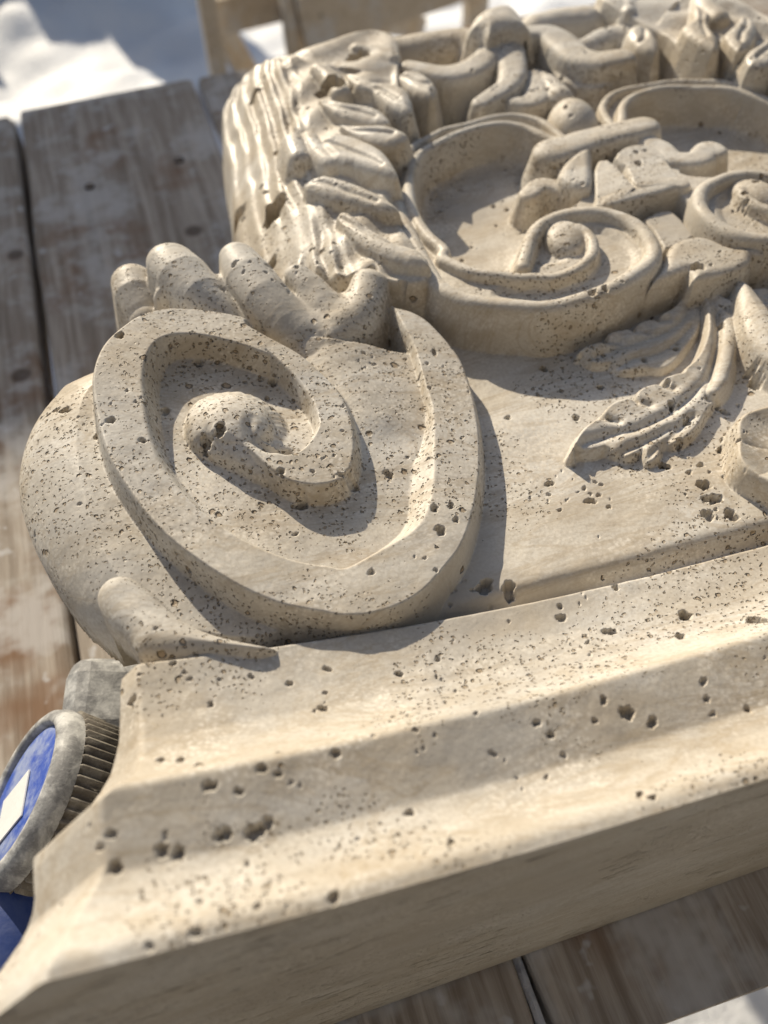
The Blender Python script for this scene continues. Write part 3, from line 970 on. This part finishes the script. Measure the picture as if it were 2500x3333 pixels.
for c0 in [c for c in np.unique(flab) if c >= 0 and PARTS[c % 100][0] in ("upper_field", "leaf_fold", "bell", "leaf_fringe", "leaf_finger", "leaf_lobe")]:
    for n_, comp in enumerate(pieces(flab == c0)):
        if n_ == 0: continue
        big_ = sum(b - a for _, a, b in comp) > 80
        for i, a, b in comp:
            if big_ and n_ < 12:
                flab[i, a:b] = c0 + 200 * n_
            else:                                # a sliver joins what lies beside it
                nb = flab[i, a - 1] if a > 0 else -1
                if nb == c0 or nb < 0: nb = flab[i, min(b, flab.shape[1] - 1)]
                flab[i, a:b] = nb if nb >= 0 else c0

capital = empty("carved_capital", (XC, .25, 0), "carved cream travertine capital with volutes, scrolls and acanthus leaves lying face up on weathered planks", "stone capital")
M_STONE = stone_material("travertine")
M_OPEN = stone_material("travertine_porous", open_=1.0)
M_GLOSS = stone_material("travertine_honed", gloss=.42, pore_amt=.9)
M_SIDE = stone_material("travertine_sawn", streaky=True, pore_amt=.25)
idx = np.arange(NY * NX).reshape(NY, NX)
made = {}
allX, allY, allH = X.ravel(), Y.ravel(), H.ravel()
NRM = np.stack([-gx.ravel(), -gy.ravel(), np.ones(NY * NX, np.float32)], 1)
NRM /= np.linalg.norm(NRM, axis=1)[:, None]


def build(code):
    base = code % 100
    fi, fj = np.nonzero(flab == code)
    if len(fi) < 40:
        return None
    F = np.stack([idx[fi, fj], idx[fi, fj + 1], idx[fi + 1, fj + 1], idx[fi + 1, fj]], 1)
    u, inv = np.unique(F, return_inverse=True)
    V = np.stack([allX[u], allY[u], allH[u]], 1)
    name, par, label = PARTS[base]
    me = np_mesh(name, V, inv.reshape(F.shape))
    me.normals_split_custom_set_from_vertices(NRM[u])
    pk = None
    if par is not None:
        pk = made.get(par + (100 if code % 200 >= 100 else 0))
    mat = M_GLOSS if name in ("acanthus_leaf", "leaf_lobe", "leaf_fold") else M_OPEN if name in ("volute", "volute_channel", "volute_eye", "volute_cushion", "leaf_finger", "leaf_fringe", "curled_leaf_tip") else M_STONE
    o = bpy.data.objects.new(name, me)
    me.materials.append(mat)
    COL.objects.link(o)
    o.parent = pk or capital
    o.matrix_parent_inverse = Matrix.Translation(-Vector(capital.location)) if pk is None else Matrix.Identity(4)
    if label and code < 100:
        o['label'] = label
    made[code] = o
    return o


codes = sorted(set(np.unique(flab)) - {-1}, key=lambda c: (PARTS[c % 100][1] is not None, c))
for c in codes:
    build(int(c))

# sides of the block: vertical faces from the rim of the relief down to the table
vv, ff = [], []


def wall(i0, j0, i1, j1):
    k = len(vv)
    a, b = (xs[j0], ys[i0], H[i0, j0]), (xs[j1], ys[i1], H[i1, j1])
    def foot(p):
        # the carved end is cut away underneath, towards the body of the block
        if p[1] < .0447 or p[0] > .10: return (p[0], p[1], .0)
        w = min(max((.10 - p[0]) / .12, 0), 1)
        return (p[0] + .07 * w, p[1] + .05 * w * min(max((.26 - p[1]) / .05, 0), 1), .0)
    vv.extend([foot(a), foot(b), b, a])
    ff.append((k, k + 1, k + 2, k + 3))


okp = np.pad(okf, 1)
for i, j in zip(*np.nonzero(okp[1:-1, 1:-1] & ~okp[:-2, 1:-1])): wall(i, j, i, j + 1)
for i, j in zip(*np.nonzero(okp[1:-1, 1:-1] & ~okp[2:, 1:-1])): wall(i + 1, j + 1, i + 1, j)
for i, j in zip(*np.nonzero(okp[1:-1, 1:-1] & ~okp[1:-1, :-2])): wall(i + 1, j, i, j)
for i, j in zip(*np.nonzero(okp[1:-1, 1:-1] & ~okp[1:-1, 2:])): wall(i, j + 1, i + 1, j + 1)
VV = np.array(vv); FF = np.array(ff)
me = np_mesh("block_side", VV, FF, smooth=False)
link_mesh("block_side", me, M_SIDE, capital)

# ------------------------------------------------------------------ plank table
def wood_material(name, base, dark, seed, stain_or_shade=0.5):
    m, nt, b = new_mat(name)
    t = NT(nt)
    co = t.coord((1, 1, 1))
    off = t.n("ShaderNodeObjectInfo")
    rv = t.n("ShaderNodeCombineXYZ")
    t.l(t.m('MULTIPLY', off.outputs["Random"], 7.0), rv.inputs[0])
    t.l(t.m('MULTIPLY', off.outputs["Random"], 3.0), rv.inputs[1])
    cp = t.vadd(co, rv.outputs[0])
    mp = t.n("ShaderNodeMapping"); mp.inputs["Scale"].default_value = (1, .045, 1)
    t.l(cp, mp.inputs[0])
    grain = t.noise(mp.outputs[0], 260, 5, 0.65, 0.3)
    grain2 = t.noise(mp.outputs[0], 70, 3, 0.6, 0.8)
    big = t.noise(cp, 9, 4, 0.6)
    blot = t.noise(cp, 22, 4, 0.65)
    c = t.mix(t.rng(grain, 0.3, 0.72), dark, base)
    c = t.mix(t.rng(grain2, 0.48, 0.72, 0, 0.55), c, (dark[0] * .8, dark[1] * .75, dark[2] * .7))
    c = t.mix(t.rng(big, 0.52, 0.66, 0, stain_or_shade), c, (0.20, 0.105, 0.052))
    c = t.mix(t.rng(blot, 0.47, 0.64, 0, 0.72), c, (0.56, 0.54, 0.51))
    spot = t.rng(t.noise(cp, 55, 3, 0.6), 0.63, 0.70, 0, .55)
    c = t.mix(spot, c, (0.62, 0.62, 0.62))
    kn = t.voro(cp, 14)
    c = t.mix(t.rng(kn.outputs["Distance"], 0.10, 0.055, 0, .75), c, (0.07, 0.045, 0.03))
    t.l(c, b.inputs["Base Color"])
    b.inputs["Roughness"].default_value = 0.8
    b.inputs["Specular IOR Level"].default_value = 0.25
    t.l(t.bump(t.m('ADD', grain, t.m('MULTIPLY', grain2, 0.7)), 0.0008, 0.8), b.inputs["Normal"])
    return m


def plank_mesh(x0, x1, y0, y1, z1, th, rnd_, wob=.0012, n=40, seed=0):
    """board with rounded long edges, slightly wavy outline"""
    g_ = np.random.default_rng(seed)
    prof = []
    R = rnd_
    for a in np.linspace(math.pi, math.pi / 2, 5): prof.append((x0 + R + R * math.cos(a), z1 - R + R * math.sin(a)))
    for a in np.linspace(math.pi / 2, 0, 5): prof.append((x1 - R + R * math.cos(a), z1 - R + R * math.sin(a)))
    prof += [(x1, z1 - th), (x0, z1 - th)]
    k = len(prof)
    yl = np.linspace(y0, y1, n)
    wl = np.interp(yl, np.linspace(y0, y1, 9), g_.normal(0, wob, 9))
    wr = np.interp(yl, np.linspace(y0, y1, 9), g_.normal(0, wob, 9))
    V, F = [], []
    xm = (x0 + x1) / 2
    ends = g_.normal(0, .0016, k)
    for i, yv in enumerate(yl):
        for q_, (px, pz) in enumerate(prof):
            e = ends[q_] if i in (0, n - 1) else 0
            V.append((px + (wl[i] if px < xm else wr[i]), yv + e, pz))
    for i in range(n - 1):
        for q_ in range(k):
            a, b_ = i * k + q_, i * k + (q_ + 1) % k
            F.append((a, b_, b_ + k, a + k))
    me = bpy.data.meshes.new("plank")
    me.from_pydata(V, [], F + [tuple(range(k))[::-1], tuple(range((n - 1) * k, n * k))])
    me.validate()
    for p in me.polygons: p.use_smooth = False
    return me


table = empty("plank_table", (.05, .34, 0), "workbench of weathered grey brown planks with gaps, under the carved stone", "table")
M_WOOD = wood_material("weathered_wood", (0.49, 0.43, 0.36), (0.25, 0.205, 0.16), 1, .85)
GAPS = [(-.355, -.225), (-.221, -.0868), (-.0828, .0462), (.0504, .186), (.190, .322), (.326, .46), (.464, .60)]
for k, (a, b) in enumerate(GAPS):
    yo = [.668, .666, .672, .668, .67, .668, .668][k] + .012 * (a + .1) * 0
    link_mesh("plank", plank_mesh(a, b, .010 + .002 * (k % 2), yo, -.0005 - .0004 * (k % 3), .026, .0035, seed=k), M_WOOD, table)


def box_mesh(name, cx, cy, cz, sx, sy, sz, bev=.0, rot=None):
    import bmesh
    bm = bmesh.new()
    bmesh.ops.create_cube(bm, size=1.0)
    bmesh.ops.scale(bm, vec=(sx, sy, sz), verts=bm.verts)
    if bev:
        bmesh.ops.bevel(bm, geom=bm.edges[:], offset=bev, segments=3, affect='EDGES', profile=.5)
    if rot is not None:
        bmesh.ops.transform(bm, matrix=rot, verts=bm.verts)
    bmesh.ops.translate(bm, vec=(cx, cy, cz), verts=bm.verts)
    me = bpy.data.meshes.new(name)
    bm.to_mesh(me); bm.free()
    return me


M_RAIL = wood_material("rail_wood", (0.36, 0.30, 0.23), (0.2, 0.16, 0.12), 2, .2)
for yv in (.09, .58):
    link_mesh("crossbeam", box_mesh("crossbeam", .12, yv, -.062, 1.0, .07, .07, .003), M_RAIL, table)
for lx in (-.30, .55):
    for ly in (.09, .58):
        link_mesh("leg", box_mesh("leg", lx, ly, -.40, .06, .06, .604, .003), M_RAIL, table)

M_NAIL = bpy.data.materials.new("rusty_nail"); M_NAIL.use_nodes = True
M_NAIL.node_tree.nodes["Principled BSDF"].inputs["Base Color"].default_value = (.05, .035, .028, 1)
M_NAIL.node_tree.nodes["Principled BSDF"].inputs["Roughness"].default_value = .6
nail_me = None
for k, (a, b) in enumerate(GAPS):
    for yv in (.09, .575):
        for fx in (.25, .74):
            if nail_me is None:
                import bmesh
                bm = bmesh.new()
                bmesh.ops.create_cone(bm, cap_ends=True, segments=14, radius1=.0034, radius2=.0028, depth=.0012)
                nail_me = bpy.data.meshes.new("nail"); bm.to_mesh(nail_me); bm.free()
                nail_me.materials.append(M_NAIL)
            o = link_mesh("nail", nail_me, None, table)
            o.location = (a + (b - a) * fx + random.uniform(-.008, .008), yv + random.uniform(-.02, .02), -.0004)

# snow that has settled in one gap
def snow_material(name):
    m, nt, b = new_mat(name)
    t = NT(nt)
    co = t.coord()
    n1 = t.noise(co, 60, 5, 0.6)
    c = t.mix(t.rng(t.noise(co, 3, 4, .6), 0.35, 0.7), (0.80, 0.82, 0.85), (0.86, 0.87, 0.88))
    t.l(c, b.inputs["Base Color"])
    b.inputs["Roughness"].default_value = 0.65
    t.l(t.bump(n1, 0.01, 0.5), b.inputs["Normal"])
    return m


M_SNOW = snow_material("snow")
V, F = [], []
for i, yv in enumerate(np.linspace(.014, .664, 60)):
    zt = -.004 - .002 * math.sin(i * .7) - .0015 * random.random()
    for xx, zz in ((.0466, -.024), (.0468, zt - .001), (.0482, zt), (.0498, zt - .001), (.0500, -.024)):
        V.append((xx, yv, zz))
for i in range(59):
    for q_ in range(4):
        a = i * 5 + q_
        F.append((a, a + 1, a + 6, a + 5))
me = bpy.data.meshes.new("packed_snow"); me.from_pydata(V, [], F)
link_mesh("packed_snow", me, M_SNOW, table)

# ------------------------------------------------------------------ snowy ground
GZ = -.70
n = 380
gx_ = np.linspace(-4.5, 5.5, n); gy_ = np.linspace(-3.5, 6.5, n)
GX, GY = np.meshgrid(gx_, gy_)
rg = np.random.default_rng(5)
GH = np.zeros_like(GX)
for q_ in range(120):
    sg = (1.6, 5.0, 14.0, 32.0)[q_ % 4]
    am = (.012, .0065, .0030, .0009)[q_ % 4]
    fx, fy = rg.normal(0, sg, 2)
    GH += rg.normal(0, am) * np.sin(fx * GX + fy * GY + rg.random() * 6)
edge = np.clip(np.minimum(np.minimum(GX + 4.5, 5.5 - GX), np.minimum(GY + 3.5, 6.5 - GY)) / .8, 0, 1)
GH = GH * edge - .14 * (1 - edge)
Vg = np.stack([GX.ravel(), GY.ravel(), (GZ + GH).ravel()], 1)
ii = np.arange(n * n).reshape(n, n)
Fg = np.stack([ii[:-1, :-1], ii[:-1, 1:], ii[1:, 1:], ii[1:, :-1]], -1).reshape(-1, 4)
far = 80.0
snow = link_mesh("snow_ground", np_mesh("snow_ground", Vg, Fg), M_SNOW)
tag(snow, kind="structure")
Vf = np.array([[-far, -far, GZ - .12], [far, -far, GZ - .12], [far, far, GZ - .12], [-far, far, GZ - .12]])
farg = link_mesh("ground", np_mesh("ground", Vf, np.array([[0, 1, 2, 3]])), M_SNOW)
tag(farg, kind="structure")


# ------------------------------------------------------------------ added unseen fence, shaped to cast shade on the snow and bench end
fence = empty("shade_fence", (-1.5, 3.1, GZ), "unseen board fence added beyond the workbench to cast shade", "fence")
M_FENCE = wood_material("fence_wood", (0.34, 0.27, 0.19), (0.2, 0.15, 0.1), 3, .2)
fx = -4.2
while fx < .06:
    z1 = 1.42 + .02 * math.sin(fx * 31) if fx < -.47 else .45 + .03 * math.sin(fx * 23)
    spans = [(GZ - .05, z1)]
    if -.62 < fx < -.20:                       # openings shaped to let sun patches through onto the snow
        spans = [(GZ - .05, -.47 + .05 * math.sin(fx * 19)), (-.06 + .07 * math.sin(fx * 23), z1)]
    for z0, z1 in spans:
        link_mesh("board", box_mesh("board", fx + .074, 3.1, (z0 + z1) / 2, .146, .022, z1 - z0, .002), M_FENCE, fence)
    fx += .15
for pxx, pw, ptop in ((-.70, .096, 1.45), (-2.6, .10, 1.2), (-4.1, .10, 1.2)):
    link_mesh("post", box_mesh("post", pxx, 3.165, (GZ + ptop) / 2, pw, .09, ptop - GZ, .004), M_FENCE, fence)
for zr in (0.1, .85):
    link_mesh("rail", box_mesh("rail", -2.15 if zr < .5 else -2.45, 3.135, zr, 4.2 if zr < .5 else 3.5, .045, .08, .003), M_FENCE, fence)

# ------------------------------------------------------------------ wooden crate rack behind the bench
M_CRATE = wood_material("crate_wood", (0.62, 0.53, 0.41), (0.46, 0.38, 0.28), 4, .1)
rack = empty("slatted_trestle", (.30, 1.2, GZ), "blurred wooden trestle of pale boards and posts on the snow behind the workbench", "trestle")


def beam(name, a, b, w, h):
    """squared timber from a to b"""
    a, b = Vector(a), Vector(b)
    d = b - a
    rot = d.to_track_quat('X', 'Z').to_matrix().to_4x4()
    c = (a + b) / 2
    link_mesh(name, box_mesh(name, c.x, c.y, c.z, d.length, w, h, .002, rot), M_CRATE, rack)


beam("post", (.108, 1.2, GZ), (.126, 1.2, .1), .030, .022)
beam("post", (.224, 1.2, GZ), (.220, 1.2, .1), .024, .016)
beam("post", (.262, 1.23, GZ), (.258, 1.23, .1), .026, .050)
beam("post", (.360, 1.25, GZ), (.360, 1.25, .1), .024, .018)
beam("post", (.505, 1.25, GZ), (.505, 1.25, .1), .030, .030)
beam("rail", (.128, 1.235, -.205), (.235, 1.235, -.200), .018, .045)
beam("rail", (.235, 1.19, -.215), (.60, 1.19, -.165), .018, .072)
beam("brace", (.13, 1.25, -.205), (.20, 1.30, -.40), .018, .030)
beam("brace", (.30, 1.26, -.24), (.44, 1.30, -.30), .018, .030)

# ------------------------------------------------------------------ dusty blue tool at the left end
def flat_mat(name, col, rough, dust=0.5, dcol=(0.62, 0.61, 0.58), scale=60):
    m, nt, b = new_mat(name)
    t = NT(nt)
    co = t.coord()
    n1 = t.noise(co, scale, 5, 0.65, .3)
    n2 = t.noise(co, scale * 6, 3, 0.6)
    f = t.m('MULTIPLY', t.rng(n1, 0.38, 0.66), dust)
    f = t.m('ADD', f, t.rng(n2, 0.5, 0.75, 0, dust * .35))
    t.l(t.mix(f, col, dcol), b.inputs["Base Color"])
    b.inputs["Roughness"].default_value = rough
    t.l(t.bump(n2, .0003, .5), b.inputs["Normal"])
    return m


def lathe(name, prof, seg=96, ribs=None):
    """profile (radius, z) turned about Z; ribs(angle, k) may change the radius"""
    V, F = [], []
    n_ = len(prof)
    for i in range(seg):
        a = 2 * math.pi * i / seg
        for k, (r, z) in enumerate(prof):
            rr_ = r if ribs is None else ribs(i, k, r)
            V.append((rr_ * math.cos(a), rr_ * math.sin(a), z))
    for i in range(seg):
        for k in range(n_ - 1):
            a, b = i * n_ + k, ((i + 1) % seg) * n_ + k
            F.append((a, b, b + 1, a + 1))
    me = bpy.data.meshes.new(name)
    me.from_pydata(V, [], F)
    for p in me.polygons: p.use_smooth = True
    return me


TN = Vector((-.67, .30, .68)).normalized()
TQ = TN.to_track_quat('Z', 'Y')
TP = Vector((-.0935, .131, .050))
tool = empty("round_tool", (TP.x, TP.y, 0), "dusty round tool with scuffed blue face, white sticker and ribbed grey collar", "tool")
M_BLUE = flat_mat("scuffed_blue", (0.03, 0.085, 0.42), .45, .62, (0.42, 0.48, 0.58), 90)
M_GREY = flat_mat("dusty_grey", (0.20, 0.20, 0.20), .6, .85, (0.58, 0.58, 0.56), 120)
M_RIB = flat_mat("ribbed_rubber", (0.15, 0.13, 0.105), .7, .55, (0.42, 0.39, 0.33), 200)
M_STK = flat_mat("white_sticker", (0.74, 0.75, 0.73), .5, .15, (0.5, 0.5, 0.48), 80)
M_DBLUE = flat_mat("dark_blue_plastic", (0.012, 0.035, 0.16), .4, .15, (0.2, 0.22, 0.3), 60)
MT = Matrix.Translation(TP) @ TQ.to_matrix().to_4x4()


def tool_part(name, me, mat):
    me.transform(Matrix.Scale(1.13, 4))
    me.transform(MT)
    return link_mesh(name, me, mat, tool)


R0 = .0262
tool_part("blue_face", lathe("blue_face", [(0, .0006), (.010, .0009), (.019, .0006), (.0205, .0000), (.0212, -.001)]), M_BLUE)
tool_part("rim", lathe("rim", [(.0206, -.0015), (.0208, .0012), (.0216, .0022), (.0232, .0022), (.0250, .0010), (.0262, -.0020), (.0262, -.0045)]), M_GREY)
tool_part("ribbed_collar", lathe("ribbed_collar", [(.0250, -.0040), (.0262, -.0050), (.0262, -.0165), (.0250, -.0178)], seg=270,
                                ribs=lambda i, k, r: r + (.0008 if i % 5 in (0, 1) else -.0007)), M_RIB)
tool_part("flange", lathe("flange", [(.0240, -.0170), (.0268, -.0180), (.0272, -.0195), (.0266, -.0210), (.0225, -.0215), (.0, -.0215)]), M_GREY)
st = box_mesh("sticker", .003, -.003, .00125, .0165, .0150, .0004, 0)
st.transform(Matrix.Rotation(math.radians(28), 4, 'Z'))
tool_part("sticker", st, M_STK)
blk = box_mesh("grey_block", 0, 0, 0, .040, .034, .054, .008, Matrix.Rotation(math.radians(-12), 4, 'Z') @ Matrix.Rotation(math.radians(18), 4, 'Y'))
blk.transform(Matrix.Translation(Vector((-.0660, .158, .0235))))
link_mesh("grey_block", blk, M_GREY, tool)
bdy = lathe("blue_body", [(0, 0), (.022, 0), (.024, .004), (.024, .05), (.0225, .056), (.0225, .060), (.024, .066), (.024, .092), (.020, .098), (0, .098)], 48)
bdy.transform(Matrix.Translation(Vector((-.095, .116, .0255))) @ Vector((-.38, -1, .0)).to_track_quat('Z', 'Y').to_matrix().to_4x4())
link_mesh("blue_body", bdy, M_DBLUE, tool)

# ------------------------------------------------------------------ unseen dark wall added to block sky light, dark strip to cut bounce
sky_blocker = empty("sky_blocker_wall", (0, -.8, GZ), "unseen dark board wall added behind the camera to block sky light", "wall")
M_DARK = wood_material("blocker_boards", (0.07, 0.064, 0.058), (0.04, 0.036, 0.032), 6, .1)
for k in range(26):
    link_mesh("board", box_mesh("board", -2.6 + k * .2, -.8, .65, .196, .025, 2.7, .003), M_DARK, sky_blocker)
m_e, nt_e, b_e = new_mat("absorber_dark")
te = NT(nt_e)
ce = te.noise(te.coord(), 14, 5, .65)
te.l(te.mix(ce, (0.05, 0.04, 0.03), (0.11, 0.09, 0.07)), b_e.inputs["Base Color"])
b_e.inputs["Roughness"].default_value = .95
V = [(-3, -.8, GZ + .14), (3, -.8, GZ + .14), (3, -.5, GZ + .12), (-3, -.5, GZ + .12)]
me = bpy.data.meshes.new("bounce_absorber"); me.from_pydata(V, [], [(0, 1, 2, 3)])
tag(link_mesh("bounce_absorber", me, m_e), kind="structure")  # dark ground strip added to cut light bounced off the snow
